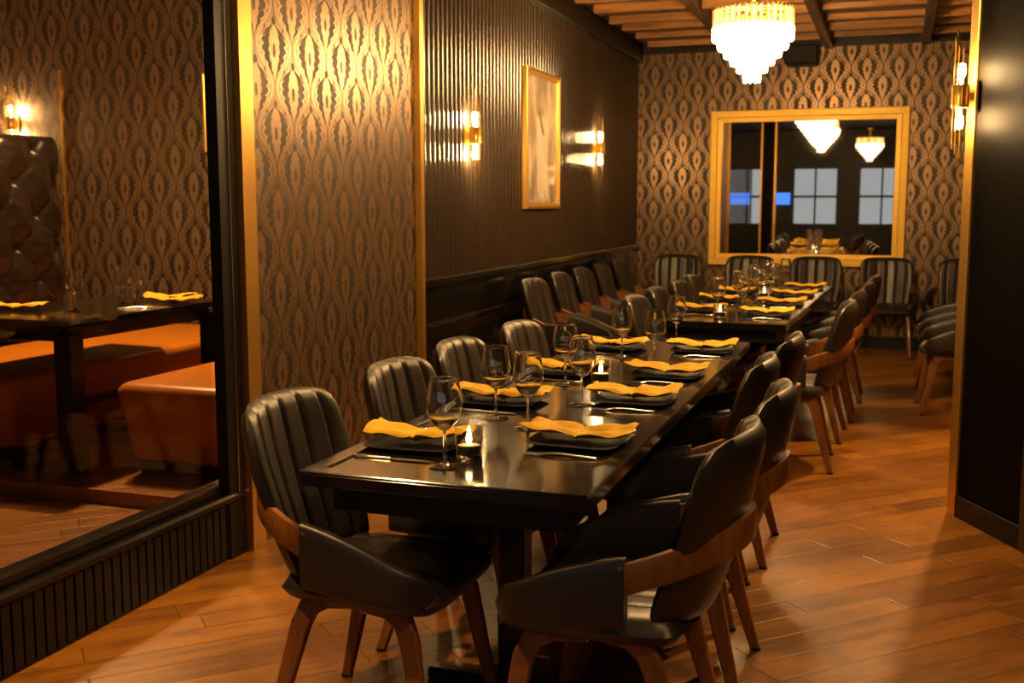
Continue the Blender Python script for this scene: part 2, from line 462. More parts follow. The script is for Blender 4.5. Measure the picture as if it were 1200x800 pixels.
plane_box('trim_19', GOLD, -1.88, -1.85, .92, 1.12, 0, ZC)
plane_box('wall_side', BLACKSATIN, 3.5, 3.6, -3.1, 5.2, 0, ZC)
plane_box('wall_side_return', BLACKSATIN, 1.1, 3.6, 5.2, 5.3, 0, ZC)
# booth room shell
plane_box('wall_booth_back', WPB, -6.9, XL - .13, 7.0, 7.1, 0, ZC)
WPS = damask('damask wallpaper booth side', 1, pu=.31, pv=.40, ov=.1, dark=(.012, .007, .004), light=(.33, .225, .14))  # same haze-greyed pale tone as the booth back wall
plane_box('wall_booth_side', WPS, -6.9, -6.8, -3.1, 7.0, 0, ZC)
m = MB(); m.cbox(-6.79, -2.62, 4.1, 6.999, 0, .06, .008); struct(m.build('floor_platform', FLOOR))
plane_box('trim_16', wood('oak nosing', (.26, .10, .03), (.5, .22, .07), .35, axis=0), -6.79, -2.62, 4.085, 4.1, .0, .066)
plane_box('trim_17', GOLD, -6.15, -6.13, 6.985, 7.0, .06, 2.42)

# ------------------------------------------------------------------ chandeliers
CRYSTALDIM = emit('dim crystal', (1, .66, .30), 5)
def chandelier(loc, label, cm=None):
    t = thing('chandelier', label, 'chandelier', loc, 0, 'tiered crystal chandeliers')
    top = ZC - loc[2] - .125
    m = MB(); m.lathe([(.0, top - .03), (.06, top - .03), (.065, top - .01), (.065, top), (.0, top)], 20); m.build('canopy', GOLD, t, 40)
    m = MB(); m.tube([(0, 0, .45), (0, 0, top - .02)], .008, 8)
    for i in range(int((top - .5) / .05)): m.lathe([(.0, 0), (.014, .012), (.014, .022), (.0, .034)], 8, (0, 0, .50 + i * .05))
    m.build('hanging_rod', GOLD, t, 60)
    tiers = [(.25, .335, .45), (.252, .262, .345), (.217, .207, .275), (.177, .158, .222), (.135, .110, .170), (.093, .062, .122), (.050, .0, .075)]
    m = MB()
    for r, z0, z1 in tiers:
        rr = r - .012
        ring = []
        for j in range(36):
            a = 2 * PI * j / 36; ca, sa = math.cos(a), math.sin(a)
            ring.append([Vector(((rr + e) * ca, (rr + e) * sa, z)) for e, z in ((-.006, z1 - .012), (.006, z1 - .012), (.006, z1 + .004), (-.006, z1 + .004))])
        m.loft(ring, close=True)
    for j in range(6):
        a = PI * j / 3
        m.tube([(.24 * math.cos(a), .24 * math.sin(a), .445), (.09 * math.cos(a), .09 * math.sin(a), .46), (0, 0, .46)], .006, 6)
    # prongs of the crown
    for j in range(48):
        a = 2 * PI * (j + .5) / 48; ca, sa = math.cos(a), math.sin(a)
        m.tube([(.252 * ca, .252 * sa, .34), (.254 * ca, .254 * sa, .43), (.262 * ca, .262 * sa, .462)], [.004, .005, .002], 5)
    m.build('frame', GOLD, t, 50)
    for q, (r, z0, z1) in enumerate(tiers):
        m = MB(); n = max(8, int(2 * PI * r / (.044 if q == 0 else .030)))
        for j in range(n):
            a = 2 * PI * j / n; c, s_ = math.cos(a), math.sin(a); w = .0105
            M = Matrix(((c, -s_, 0, r * c), (s_, c, 0, r * s_), (0, 0, 1, 0), (0, 0, 0, 1)))
            pr = [(w * .7, z1), (w, z1 - .01), (w, z0 + .018), (.002, z0)]
            rings = [[M @ Vector((rr * .6 * math.cos(2 * PI * k / 6), rr * math.sin(2 * PI * k / 6), z)) for k in range(6)] for rr, z in pr]
            m.loft(rings)
        m.build('crystal_tier', AMBER if q == 0 else (cm or CRYSTAL), t)
    return t
chandelier((-.91, 7.3, 2.17), 'tiered crystal chandelier glowing white over the table by the mirror')
chandelier((-.95, 3.95, 2.21), 'tiered crystal chandelier over the front table, seen only in reflections')
chandelier((-.2, -.6, 2.21), 'tiered crystal chandelier in the front hall, seen only in the mirror', CRYSTALDIM)

def make_downlight():
    t = thing('downlight', '', 'ceiling light', group='hall downlights')
    m = MB(); m.lathe([(.048, .0), (.062, -.002), (.066, .004), (.066, .012), (.048, .012)], 20); m.build('trim_ring', GOLD, t, 40)
    m = MB(); m.lathe([(.0, .004), (.047, .004), (.047, .010), (.0, .010)], 20); m.build('lamp_face', DOWN, t, 40)
    return t
DL = Kind(make_downlight())
for x, y in ((-1.55, 1.75), (-1.0, .7), (-1.5, -.2), (-1.2, -1.2), (-1.3, -2.3), (.6, .3), (.5, 2.2)):
    DL.put((x, y, ZC - .0125), 0, 'small round ceiling downlight in the front hall, seen only in reflections', 'hall downlights')
t = thing('wall_screen', 'small glowing blue screen on the front wall, seen in the mirror', 'screen', (-2.05, -3.09, 1.5), PI / 2)
m = MB(); m.cbox(-.02, .012, -.24, .24, -.15, .15, .006); m.build('case', PLASTIC, t)
m = MB(); m.box(.012, .014, -.22, .22, -.13, .13); m.build('display', SCREEN, t)

# ------------------------------------------------------------------ sconces
def make_sconce():
    t = thing('wall_sconce', '', 'wall light')
    m = MB(); m.cbox(-.005, .012, -.03, .03, -.07, .07, .003); m.cbox(.0, .04, -.012, .012, -.02, .02, .003); m.build('back_plate', GOLD, t)
    m = MB(); m.lathe([(.030, -.048), (.037, -.048), (.037, -.040), (.034, -.036), (.034, .036), (.037, .040), (.037, .048), (.030, .048)], 20, (.062, 0, 0))
    for j in range(10):
        a = 2 * PI * j / 10; m.tube([(.062 + .035 * math.cos(a), .035 * math.sin(a), -.036), (.062 + .035 * math.cos(a), .035 * math.sin(a), .036)], .003, 5)
    m.build('clasp', GOLD, t, 40)
    m = MB()
    for j in range(5):
        a = -1.35 + j * .675; rx, ry = .062 + .026 * math.cos(a), .026 * math.sin(a)
        up = .275 - .022 * j; dn = .180 + .022 * j
        for s_, L in ((1, up), (-1, dn)):
            rings = []
            for z in (.046, L - .012):
                rings.append([Vector((rx + .0062 * math.cos(2 * PI * k / 6), ry + .0062 * math.sin(2 * PI * k / 6), s_ * z)) for k in range(6)])
            rings.append([Vector((rx + .0062 * math.cos(2 * PI * k / 6), ry + .0062 * math.sin(2 * PI * k / 6), s_ * (L + .012 * math.cos(2 * PI * k / 6)))) for k in range(6)])
            m.loft(rings)
    m.build('glass_rods', AMBERGLASS, t, 20)
    for s_ in (1, -1):
        m = MB(); m.lathe([(.004, .046), (.008, .06), (.009, .08), (.013, .098), (.0145, .115), (.011, .134), (.0, .142)], 12, (.058, 0, 0))
        if s_ < 0: m.v = [(x, y, -z) for x, y, z in m.v]
        m.build('bulb', BULB, t, 60)
    return t
SC = Kind(make_sconce())
SC.put((xw(6.18) + .008, 6.18, 1.80), 0, 'gold wall light on fluted black wall between gold strip and picture', 'gold wall lights')
SC.put((xw(9.27) + .008, 9.27, 1.87), 0, 'gold wall light on the fluted black wall between framed picture and far corner', 'gold wall lights')
SC.put((P0.x + nrm.x * .012 + d.x * .02, P0.y + nrm.y * .012 + d.y * .02, 1.855), PI + .4636, 'gold wall light on the gold-edged black jamb opposite the fluted wall', 'gold wall lights')
SC.put((-6.58, 6.992, 2.02), -PI / 2, 'gold wall light above the black tufted seat back behind the glass', 'gold wall lights')

# ------------------------------------------------------------------ picture, mirror, speaker
t = thing('framed_picture', 'tall gold-framed pale picture hanging between two wall lights on fluted wall', 'picture', (xw(7.69) + .012, 7.69, 1.85), .0125)
def frame4(m, a, b, za, zb, w, x0, x1):
    """mitred frame in the local y-z plane with a stepped profile"""
    pr = [(0, x0), (0, x1 - .006), (.006, x1), (w * .55, x1), (w * .62, x1 - .008), (w - .004, x1 - .010), (w, x1 - .016), (w, x0)]
    rings = []
    for (sy, sz) in ((0, 0), (1, 0), (1, 1), (0, 1)):
        rings.append([Vector((x, (a + q) if sy == 0 else (b - q), (za + q) if sz == 0 else (zb - q))) for q, x in pr])
    m.loft(rings, close=True)
m = MB(); frame4(m, -.415, .415, -.49, .49, .045, 0, .035); m.build('frame', GOLD, t)
def art():
    m, nt, b, _ = newmat('pale abstract print')
    v, c = coords(nt)
    f = noise(nt, combine(nt, c[1], c[1] * 2.4, c[2] * 1.1), 3.2, 4).step(.35, .7)
    col = mixc(nt, f, (.33, .25, .17), (.78, .66, .50))
    bar = ((c[1] + c[2] * .06) / .14).abs().step(1.05, .85) * ((c[2] + .12) / .30).abs().step(1.05, .9)
    col = mixc(nt, bar * .75, col, (.86, .76, .60))
    st = ((c[1] * 26.0 + c[2] * 17.0).sin()).step(.5, .9) * ((c[1] + .02) / .11).abs().step(1, .7) * ((c[2] - .13) / .10).abs().step(1, .7)
    col = mixc(nt, st * .8, col, (.14, .09, .06))
    lo = noise(nt, combine(nt, c[1] * 2.0, 0.0, c[2]), 7, 3).step(.52, .62) * (c[2] + .30).step(.02, -.04)
    col = mixc(nt, lo * .6, col, (.17, .11, .07))
    nt.links.new(col, b.inputs['Base Color']); b.inputs['Roughness'].default_value = .45
    b.inputs['Coat Weight'].default_value = .8; b.inputs['Coat Roughness'].default_value = .05
    return m
m = MB(); m.box(.004, .014, -.38, .38, -.455, .455); m.build('print', art(), t)
t = thing('wall_mirror', 'large rectangular mirror in a wide gold frame on damask wall', 'mirror', (-.835, YB - .016, 1.545), -PI / 2 + .014)
m = MB(); frame4(m, -.925, .925, -.755, .755, .115, 0, .06); m.build('frame', GOLDPAINT, t)
m = MB(); m.box(.006, .022, -.83, .83, -.66, .66); m.build('mirror_glass', MIRROR, t)
t = thing('mounted_loudspeaker', 'small black loudspeaker high on damask wall beside the chandelier', 'speaker', (-.90, YB - .17, 2.78), 0)
m = MB(); m.cbox(-.155, .155, -.11, .13, -.085, .10, .02); m.build('cabinet', PLASTIC, t)
m = MB(); m.cbox(-.14, .14, -.118, -.108, -.072, .087, .004); m.build('grille', simple('speaker grille', (.02, .02, .02), .7, bmp=.6, bscale=300), t)
m = MB(); m.box(-.02, .02, .13, .17, -.03, .03); m.build('bracket', BLACKMETAL, t)

# ------------------------------------------------------------------ chair
GRV = (-.72, -.36, 0.0, .36, .72)
def make_chair():
    t = thing('dining_armchair', '', 'chair')
    def lerp(a, b, q): return a + (b - a) * q
    # backrest: local x forward, y across, z up
    def bk(u, v, off):
        k = .50 if v > 0 else .22
        uu = u * math.sqrt(1 - k * v * v * .5 * (abs(v) ** 3)); vv = v * math.sqrt(1 - .36 * u * u * .5 * abs(u) ** 2)
        q = (vv + 1) / 2
        hw = lerp(.205, .240, min(1, q * 1.5))
        z = .425 + q * .465; x = -.185 - .125 * q - .012 * math.sin(PI * q) + .085 * uu * uu * (1 - .25 * q)
        return Vector((x + off, uu * hw, z + off * .28))
    def edge(u, v): 
        e = max(0, 1 - abs(u) ** 8) ** .5 * max(0, 1 - abs(v) ** 10) ** .5
        return e
    def front(u, v):
        g = sum(math.exp(-((u - c) / .030) ** 2) for c in GRV)
        puff = .030 * edge(u, v) * (1 - .42 * g) 
        return bk(u, v, puff)
    def back(u, v): return bk(u, v, -.028 * edge(u, v))
    m = MB(); m.pad(front, 54, 20, back); m.build('backrest', LEATHER, t, 60)
    # seat
    def st(u, v, z):   # v: -1 back .. 1 front
        uu = u * math.sqrt(1 - .35 * v * v * .5 * v * v); vv = v * math.sqrt(1 - .35 * u * u * .5 * u * u)
        hw = lerp(.215, .250, (vv + 1) / 2)
        return Vector((.038 + vv * .232, uu * hw, z))
    def sf(u, v):
        g = sum(math.exp(-((u - c) / .030) ** 2) for c in (-.6, -.2, .2, .6)) * (1 if v < .93 else 0)
        fall = -.035 * max(0, v - .35) ** 2 - .012 * (1 - v * v) * (1 - u * u)
        return st(u, v, .425 + .048 * edge(u, v) * (1 - .18 * g) + fall)
    def sb(u, v): return st(u, v, .425 - .038 * edge(u, v))
    m = MB(); m.pad(sf, 44, 16, sb); m.build('seat', LEATHER, t, 60)
    # leather arm sleeves
    for s_ in (1, -1):
        rings = []
        for i in range(19):
            q = i / 18
            x = lerp(-.075, .262, q); y = .256 + .010 * math.sin(PI * q) - .055 * max(0, (q - .72) / .28) ** 2
            zt = .622 - .055 * q - .075 * q * q; zb = .452 - .034 * q + .012 * max(0, q - .85) / .15
            th = .017
            if i == 18: zt -= .035; zb += .025; th = .009
            if i == 17: zt -= .012; zb += .006; th = .014
            h = (zt - zb) / 2; zc = (zt + zb) / 2; ring = []
            for j in range(16):
                a = 2 * PI * j / 16; cx_, sx_ = math.cos(a), math.sin(a)
                ex = math.copysign(abs(cx_) ** .5, cx_) * th; ez = math.copysign(abs(sx_) ** .45, sx_) * h
                ring.append(Vector((x, s_ * (y + ex), zc + ez)))
            rings.append(ring)
        m = MB(); m.loft(rings); m.build('arm_sleeve', LEATHER, t, 60)
    # bent walnut band round the back
    pts = []
    for i in range(33):
        a = -1 + 2 * i / 32
        ang_ = a * 1.42
        y = .264 * math.sin(ang_) / math.sin(1.42); x = -.305 + .245 * (1 - math.cos(ang_)) / (1 - math.cos(1.42))
        zc = .655 - .088 * abs(a) ** 1.6
        pts.append((x, y, zc, ang_))
    rings = []
    for x, y, zc, a_ in pts:
        nx, ny = -math.cos(a_), math.sin(a_); h = .036; th = .0075
        rings.append([Vector((x + nx * o_, y + ny * o_, zc + z)) for o_, z in ((-th, -h), (th, -h), (th + .002, -h + .004), (th + .002, h - .004), (th, h), (-th, h))])
    m = MB(); m.loft(rings); m.build('arm_band', WALNUT, t, 40)
    # legs: bentwood, curving out from under the seat
    for sx in (1, -1):
        for sy in (1, -1):
            if sx > 0: P = [(.04, .165, .398), (.12, .185, .398), (.168, .198, .378), (.188, .206, .33), (.220, .222, .16), (.252, .238, .0)]
            else: P = [(.02, .150, .398), (-.055, .165, .398), (-.102, .175, .378), (-.125, .182, .33), (-.168, .205, .16), (-.212, .228, .0)]
            W = [.022, .024, .028, .026, .020, .0145]; rings = []
            for i, (x, y, z) in enumerate(P):
                p = Vector((x, y * sy, z)); a_ = Vector(P[max(0, i - 1)]); b_ = Vector(P[min(5, i + 1)])
                tg = Vector((b_.x - a_.x, 0, b_.z - a_.z)).normalized(); nn = Vector((-tg.z, 0, tg.x)); w = W[i]; th = .0155 - .0008 * i
                if i == 5: nn = Vector((-1 if nn.x < 0 else 1, 0, 0))
                c = .004
                rings.append([p + nn * e + Vector((0, f, 0)) for e, f in ((-w + c, -th), (w - c, -th), (w, -th + c), (w, th - c), (w - c, th), (-w + c, th), (-w, th - c), (-w, -th + c))])
            m = MB(); m.loft(rings); lg = m.build('leg', WALNUT, t, 40)
            m = MB(); m.lathe([(.0, -.001), (.016, -.001), (.017, .004), (.0165, .010), (.0, .010)], 10, (P[5][0], P[5][1] * sy, 0)); m.build('foot_pad', RUBBER, lg, 40)
    m = MB(); m.cbox(-.10, .17, -.165, .165, .380, .405, .004); m.build('seat_frame', BLACKSATIN, t)
    return t
CH = Kind(make_chair())
ORD = ['first', 'second', 'third', 'fourth', 'fifth']
# wall side of the front table (face +X)
def ctop(x, y, face):  # origin from the position of the top middle of the back
    return (x + .31 * math.cos(face), y + .31 * math.sin(face), 0)
T1L = [(-1.617, 2.55, .01, ''), (-1.60, 3.21, -.02, ''), (-1.62, 3.80, 0, ''), (-1.60, 4.46, 0, '')]
extra = ['at its open end', 'second from its open end', 'third from its open end', 'last before the chandelier']
for i, (x, y, a, _) in enumerate(T1L):
    CH.put(ctop(x + .03, y, a), 0 + a, 'dark armchair on the wallpaper side of the front table, %s' % extra[i], 'armchairs along the front table')
T1R = [(-.285, 2.54, -.05), (-.26, 3.15, .02), (-.365, 3.74, .02), (-.33, 4.40, 0)]
extra = ['at its open end', 'second from its open end', 'third from its open end', 'last before the chandelier']
for i, (x, y, a) in enumerate(T1R):
    CH.put(ctop(x, y, PI + a), PI + a, 'dark armchair on the aisle side of the front table, %s' % extra[i], 'armchairs along the front table')
for i, (x, y, a) in enumerate([(-1.40, 5.97, 0), (-1.41, 6.62, .02), (-1.39, 7.24, -.03), (-1.41, 7.88, .02)]):
    CH.put(ctop(x, y, a), a, 'dark armchair on the wall side of the chandelier table, %s from the front table' % ORD[i], 'armchairs along the chandelier table')
for i, (x, y, a) in enumerate([(-.18, 6.03, .05), (-.155, 6.78, -.03), (-.12, 7.48, .02), (-.09, 8.20, 0)]):
    CH.put(ctop(x, y, PI + a), PI + a, 'dark armchair on the aisle side of the chandelier table, %s from the front table' % ORD[i], 'armchairs along the chandelier table')
for i, (y, a) in enumerate([(7.10, -.03), (7.78, .02), (8.41, 0), (9.05, .03), (9.72, 0)]):
    CH.put((xw(y) + .40, y, 0), a, 'spare dark armchair backed to the fluted wall, %s from the gold strip' % ORD[i], 'spare armchairs along the fluted wall')
for i, (x, a, w) in enumerate([(-2.03, .05, 'in the corner by the fluted wall'), (-1.33, 0, 'under the mirror half nearer the fluted wall'), (-.70, 0, 'under the middle of the mirror'), (-.06, 0, 'under the outer edge of the mirror frame'), (.58, -.25, 'in the corner beyond the row of side chairs')]):
    CH.put((x, YB - .42, 0), -PI / 2 + a, 'spare armchair backed to the damask wall, %s' % w, 'spare armchairs along the mirror wall')
for i, (x, y, a) in enumerate([(.46, 7.90, .04), (.46, 8.52, -.02), (.46, 9.15, .02)]):
    CH.put((x, y, 0), PI + a, 'spare dark armchair facing the aisle behind the gold jamb, %s from the jamb' % ORD[i], 'spare armchairs by the slatted wall')

# ------------------------------------------------------------------ tables
def table(name, label, cx_, cy_, w, l, rz=0, ped=(-.7, .7)):
    t = thing(name, label, 'table', (cx_, cy_, 0), rz)
    a, b = w / 2, l / 2
    m = MB(); m.cbox(-a, a, -b, b, .712, .746, .004)
    m.build('table_top', BLACKGLOSS, t)
    m = MB()   # raised border band, mitred, leaving a fine groove
    pr = [(0, .744), (0, .748), (.003, .751), (.047, .751), (.050, .748), (.050, .744)]
    rings = []
    for sx, sy in ((-1, -1), (1, -1), (1, 1), (-1, 1)): rings.append([Vector((sx * (a - q), sy * (b - q), z)) for q, z in pr])
    m.loft(rings, close=True); m.build('border', BLACKGLOSS, t)
    m = MB(); m.cbox(-a + .06, a - .06, -b + .06, b - .06, .64, .714, .004); m.build('apron', BLACKSATIN, t)
    for yy in ped:
        m = MB(); m.cbox(-.04, .04, yy - .04, yy + .04, .03, .66, .006)
        for ax in (0, 1):
            for s_ in (1, -1):   # curved brackets under the top
                rings = []
                for i in range(9):
                    q = i / 8 * PI / 2; r = .13
                    u0 = .038 + r * (1 - math.cos(q)); z0 = .645 - r + r * math.sin(q); 
                    p1 = (u0, z0); 
                    u1 = max(.036, u0 - .03); z1 = min(.648, z0 + .03)
                    pp = [(u0, -.018, z0), (u0, .018, z0), (u1 if i < 6 else u0, .018, z1), (u1 if i < 6 else u0, -.018, z1)]
                    rings.append([Vector((s_ * p[0], yy + p[1], p[2])) if ax == 0 else Vector((p[1], yy + s_ * p[0], p[2])) for p in pp])
                m.loft(rings)
        m.build('pedestal', BLACKMETAL, t)
        m = MB(); m.cbox(-.27, .27, yy - .022, yy + .022, .0, .035, .008); m.cbox(-.045, .045, yy - .043, yy + .043, .0, .05, .012)
        m.build('base', BLACKMETAL, t)
    return t
table('dining_table', 'long black lacquered table set for eight nearest the glass partition', -.99, 3.75, .735, 2.90, 0, (-.888, .368))
table('dining_table', 'long black lacquered table set under the chandelier by the mirror', -.855, 7.50, .73, 2.98, -.028, (-1.2, .78))
ZT = .751; ZI = .7468

# ------------------------------------------------------------------ tableware
def make_wineglass(rmax=.046, rim=.035, hb=.130, stem=.092):
    o = [(.0, 0), (.039, 0), (.0395, .002), (.03, .004), (.012, .008), (.005, .014), (.0042, .03), (.004, stem - .01), (.006, stem), (.014, stem + .004)]
    h0 = stem + .002
    for i in range(1, 15):
        q = i / 14
        r = rmax * math.sin(PI * (.10 + .40 * min(1, q / .45))) if q < .45 else rim + (rmax - rim) * math.cos(PI / 2 * (q - .45) / .55) ** 1.1
        if i == 1: r = max(r, .02)
        o.append((r, h0 + hb * q))
    inn = [(max(r - .0013, .0), z + (.004 if k < 2 else 0)) for k, (r, z) in enumerate(o[10:])][::-1]
    prof = o + [(o[-1][0] - .0006, o[-1][1] + .0006)] + inn + [(.0, inn[-1][1] - .001)]
    m = MB(); m.lathe(prof, 28)
    return tag(m.build('wine_glass', STEMWARE, None, 50), '', 'wine glass')
GL = Kind(make_wineglass())
def make_plate():
    m = MB(); rings = []
    def sq(h, z, n=5.0):
        out = []
        for j in range(48):
            a = 2 * PI * j / 48; c, s_ = math.cos(a), math.sin(a)
            out.append(Vector((math.copysign(abs(c) ** (2 / n), c) * h, math.copysign(abs(s_) ** (2 / n), s_) * h, z)))
        return out
    for h, z in ((.085, .0), (.092, .001), (.118, .008), (.129, .012), (.131, .0135), (.129, .0148), (.116, .0115), (.095, .007), (.08, .0055), (.01, .0055)): rings.append(sq(h, z))
    m.loft(rings)
    return tag(m.build('plate', PLATE, None, 45), '', 'plate')
PL = Kind(make_plate())
def make_napkin(seed):
    rnd = random.Random(seed); p1, p2, p3 = rnd.uniform(-1, 1), rnd.uniform(-1, 1), rnd.uniform(-1, 1)
    def mid(u, v):   # u along the length
        L = .150 - .006 * p1; y = u * L; x = v * (.052 + .012 * abs(u) + .006 * p2 * u)
        z = .013 + .024 * abs(u) ** 1.7 + (.006 if abs(u) > .02 else 0)
        z += .010 * (1 - abs(v)) * math.sin(u * 4 + p3) * abs(u) + .006 * p1 * u * v + .010 * abs(v) * (1 - abs(u))
        z += .004 * math.sin(9 * u + 4 * v + p2 * 3)
        x += .006 * p3 * math.sin(3 * u)
        return Vector((x, y, z))
    def ed(u, v): return max(0, 1 - abs(u) ** 10) ** .5 * max(0, 1 - abs(v) ** 8) ** .5
    def fr(u, v):
        p = mid(u, v); lay = .004 * (1 / (1 + math.exp(-(v - .25 + .3 * u * p1) * 40)))   # upper fold ending part-way
        return p + Vector((0, 0, (.008 + lay) * ed(u, v)))
    def bk(u, v): return mid(u, v) - Vector((0, 0, .006 * ed(u, v)))
    m = MB(); m.pad(fr, 36, 14, bk)
    return tag(m.build('napkin', NAPKIN, None, 60), '', 'napkin')
NK = [Kind(make_napkin(s)) for s in (1, 2, 3, 4)]
def cut_outline(m, pts, z0=.001, t=.004, arch=0):
    """pts: (y along, half width, z lift) strip -> thin closed solid"""
    rings = [[Vector((-w, y, z0 + z)), Vector((w, y, z0 + z)), Vector((w * .75, y, z0 + t * .7 + z)), Vector((w * .3, y, z0 + t + z)), Vector((-w * .3, y, z0 + t + z)), Vector((-w * .75, y, z0 + t * .7 + z))] for y, w, z in pts]
    m.loft(rings)
def make_fork():
    t = thing('fork', '', 'fork')
    m = MB(); cut_outline(m, [(-.10, .004, .0), (-.095, .0075, .0), (-.06, .006, .002), (0, .003, .005), (.03, .003, .004), (.042, .009, .002), (.055, .0115, .0)])
    m.build('handle', STEEL, t, 75)
    m = MB()
    for k in range(4):
        x = -.0090 + k * .006
        m.box(x - .0016, x + .0016, .053, .072, .001, .0032); m.box(x - .0012, x + .0012, .072, .098, .002, .0040)
    m.build('tines', STEEL, t)
    return t
def make_knife():
    t = thing('table_knife', '', 'knife')
    m = MB(); cut_outline(m, [(-.11, .004, .0), (-.105, .0075, .0), (-.05, .0065, .0), (-.005, .005, .0)], t=.006); m.build('handle', STEEL, t, 75)
    m = MB(); cut_outline(m, [(-.006, .005, .001), (.01, .0095, .001), (.07, .0095, .001), (.10, .006, .001), (.112, .001, .001)], t=.0016); m.build('blade', STEEL, t, 40)
    return t
FK = Kind(make_fork()); KN = Kind(make_knife())
def make_votive():
    t = thing('votive_candle', '', 'candle')
    m = MB(); m.lathe([(.0, 0), (.033, 0), (.035, .003), (.037, .078), (.0355, .079), (.0335, .010), (.0, .008)], 24); m.build('glass_cup', GLASS, t, 40)
    m = MB(); m.lathe([(.0, .0085), (.030, .0105), (.030, .034), (.026, .036), (.0, .034)], 20); m.build('wax', WAX, t, 40)
    m = MB(); m.lathe([(.0, .034), (.006, .040), (.0085, .048), (.006, .060), (.0015, .072), (.0, .074)], 10); m.build('flame', FLAME, t, 60)
    return t
VO = Kind(make_votive())
place = ['first', 'second', 'third', 'fourth']
def setting(k, side, tname, c, rz, glassxy, end):
    """side +1 = wall side diner facing +X, -1 = aisle side"""
    sname = 'wall side' if side > 0 else 'aisle side'
    wh = 'on the %s, %s, %s place from its %s' % (tname, sname, place[k], end)
    g = 'place settings on the %s' % tname
    PL.put((c[0], c[1], ZI), rz, 'black square plate ' + wh, 'plates on the ' + tname)
    NK[(k * 2 + (side > 0)) % 4].put((c[0], c[1], ZI + .005), rz + PI / 2 + (PI if side > 0 else 0), 'mustard folded napkin ' + wh, 'napkins on the ' + tname)
    GL.put((glassxy[0], glassxy[1], ZI), rz, 'wine glass ' + wh, 'wine glasses on the ' + tname)
    # fork on the diner's left, knife on the right
    fy = .185 * (1 if side > 0 else -1)
    rr = rz + (-PI / 2 if side > 0 else PI / 2)
    M = Matrix.Rotation(rz, 3, 'Z')
    p = M @ Vector((0.0, fy, 0)); FK.put((c[0] + p.x, c[1] + p.y, ZI), rr + .04, 'steel fork ' + wh, 'forks on the ' + tname)
    p = M @ Vector((0.0, -fy, 0)); KN.put((c[0] + p.x, c[1] + p.y, ZI), rr - .03, 'steel knife ' + wh, 'knives on the ' + tname)
L1 = [((-1.20, 2.68), (-1.04, 2.47)), ((-1.20, 3.36), (-1.13, 3.09)), ((-1.185, 4.02), (-1.11, 3.77)), ((-1.175, 4.78), (-1.08, 4.52))]
Rr = [((-.795, 2.85), (-.99, 2.97)), ((-.795, 3.52), (-.91, 3.45)), ((-.795, 4.08), (-.89, 4.36)), ((-.785, 4.82), (-.94, 5.06))]
Rg = [(-.99, 2.98), (-.945, 3.40), (-.905, 4.36), (-.95, 5.07)]
for k in range(4):
    setting(k, 1, 'front table', L1[k][0], .02 * (-1) ** k, L1[k][1], 'open end')
    setting(k, -1, 'front table', Rr[k][0], .03 * (-1) ** (k + 1), Rg[k], 'open end')
for k in range(4):
    y = 6.50 + k * .70; dx = (y - 7.5) * .028
    setting(k, 1, 'chandelier table', (-1.055 + dx, y + .12), -.02, (-.93 + dx, y - .10), 'front end')
    setting(k, -1, 'chandelier table', (-.655 + dx, y - .02), -.02, (-.82 + dx, y + .14), 'front end')
VO.put((-1.02, 2.585, ZI), 0, 'lit tea light in a glass cup at the open end of the front table', 'lit candles on the tables')
VO.put((-1.0, 3.86, ZI), 0, 'lit tea light in a glass cup at the middle of the front table', 'lit candles on the tables')
VO.put((-.93, 6.30, ZI), 0, 'glass cup candle at the front-table end of the chandelier table', 'lit candles on the tables')
VO.put((-.84, 7.75, ZI), 0, 'glass cup candle at the middle of the chandelier table', 'lit candles on the tables')

# ------------------------------------------------------------------ booth behind the glass
ZP = .06
t = thing('booth_table', 'black table standing in the booth behind the glass partition', 'table', (-4.2, 4.93, ZP))
m = MB(); m.cbox(-.43, .43, -.66, .66, .735, .77, .004); m.build('table_top', BLACKGLOSS, t)
m = MB(); m.cbox(-.36, .36, -.60, .60, .66, .736, .004); m.build('apron', BLACKSATIN, t)
for sy in (-1, 1):
    m = MB(); m.cbox(.32, .42, sy * .60 - .05, sy * .60 + .05, .0, .70, .004); m.cbox(.0, .43, sy * .60 - .04, sy * .60 + .04, .0, .04, .006); m.build('leg', BLACKSATIN, t)
m = MB(); m.box(.355, .385, -.56, .56, .33, .37); m.build('stretcher', BLACKSATIN, t)
def cushion(m, x0, x1, y0, y1, z0, z1, r=.06, taper=.0):
    cx_, cy_ = (x0 + x1) / 2, (y0 + y1) / 2; a, b = (x1 - x0) / 2, (y1 - y0) / 2; rings = []
    def rr(q, z):
        out = []
        for sx, sy, a0 in ((1, 1, 0), (-1, 1, PI / 2), (-1, -1, PI), (1, -1, 1.5 * PI)):
            for k in range(6):
                an = a0 + k / 5 * PI / 2; cr = r * .8
                out.append(Vector((cx_ + sx * (a - q - cr) + cr * math.cos(an), cy_ + sy * (b - q - cr) + cr * math.sin(an), z)))
        return out
    rings.append(rr(taper + .02, z0)); rings.append(rr(taper, z0 + .02))
    for k in range(7):
        q = k / 6 * PI / 2; rings.append(rr(r * (1 - math.cos(q)) * .8, z1 - r + r * math.sin(q) * .9))
    rings.append(rr(a * .6, z1)); 
    m.loft(rings)
t = thing('booth_bench', 'orange leather bench between the booth table and the black post', 'bench', (0, 0, ZP))
m = MB(); cushion(m, -3.60, -2.94, 4.36, 6.4, .07, .47, .06, .05); m.build('seat', ORANGE, t, 50)
m = MB(); m.box(-3.53, -3.0, 4.46, 6.35, 0, .075); m.build('plinth', BLACKSATIN, t)
t = thing('booth_sofa', 'long orange leather bench with a tall black tufted back behind the glass', 'sofa', (0, 0, ZP))
m = MB(); cushion(m, -5.28, -4.24, 4.36, 6.85, .07, .46, .06, .03); m.build('seat', ORANGE, t, 50)
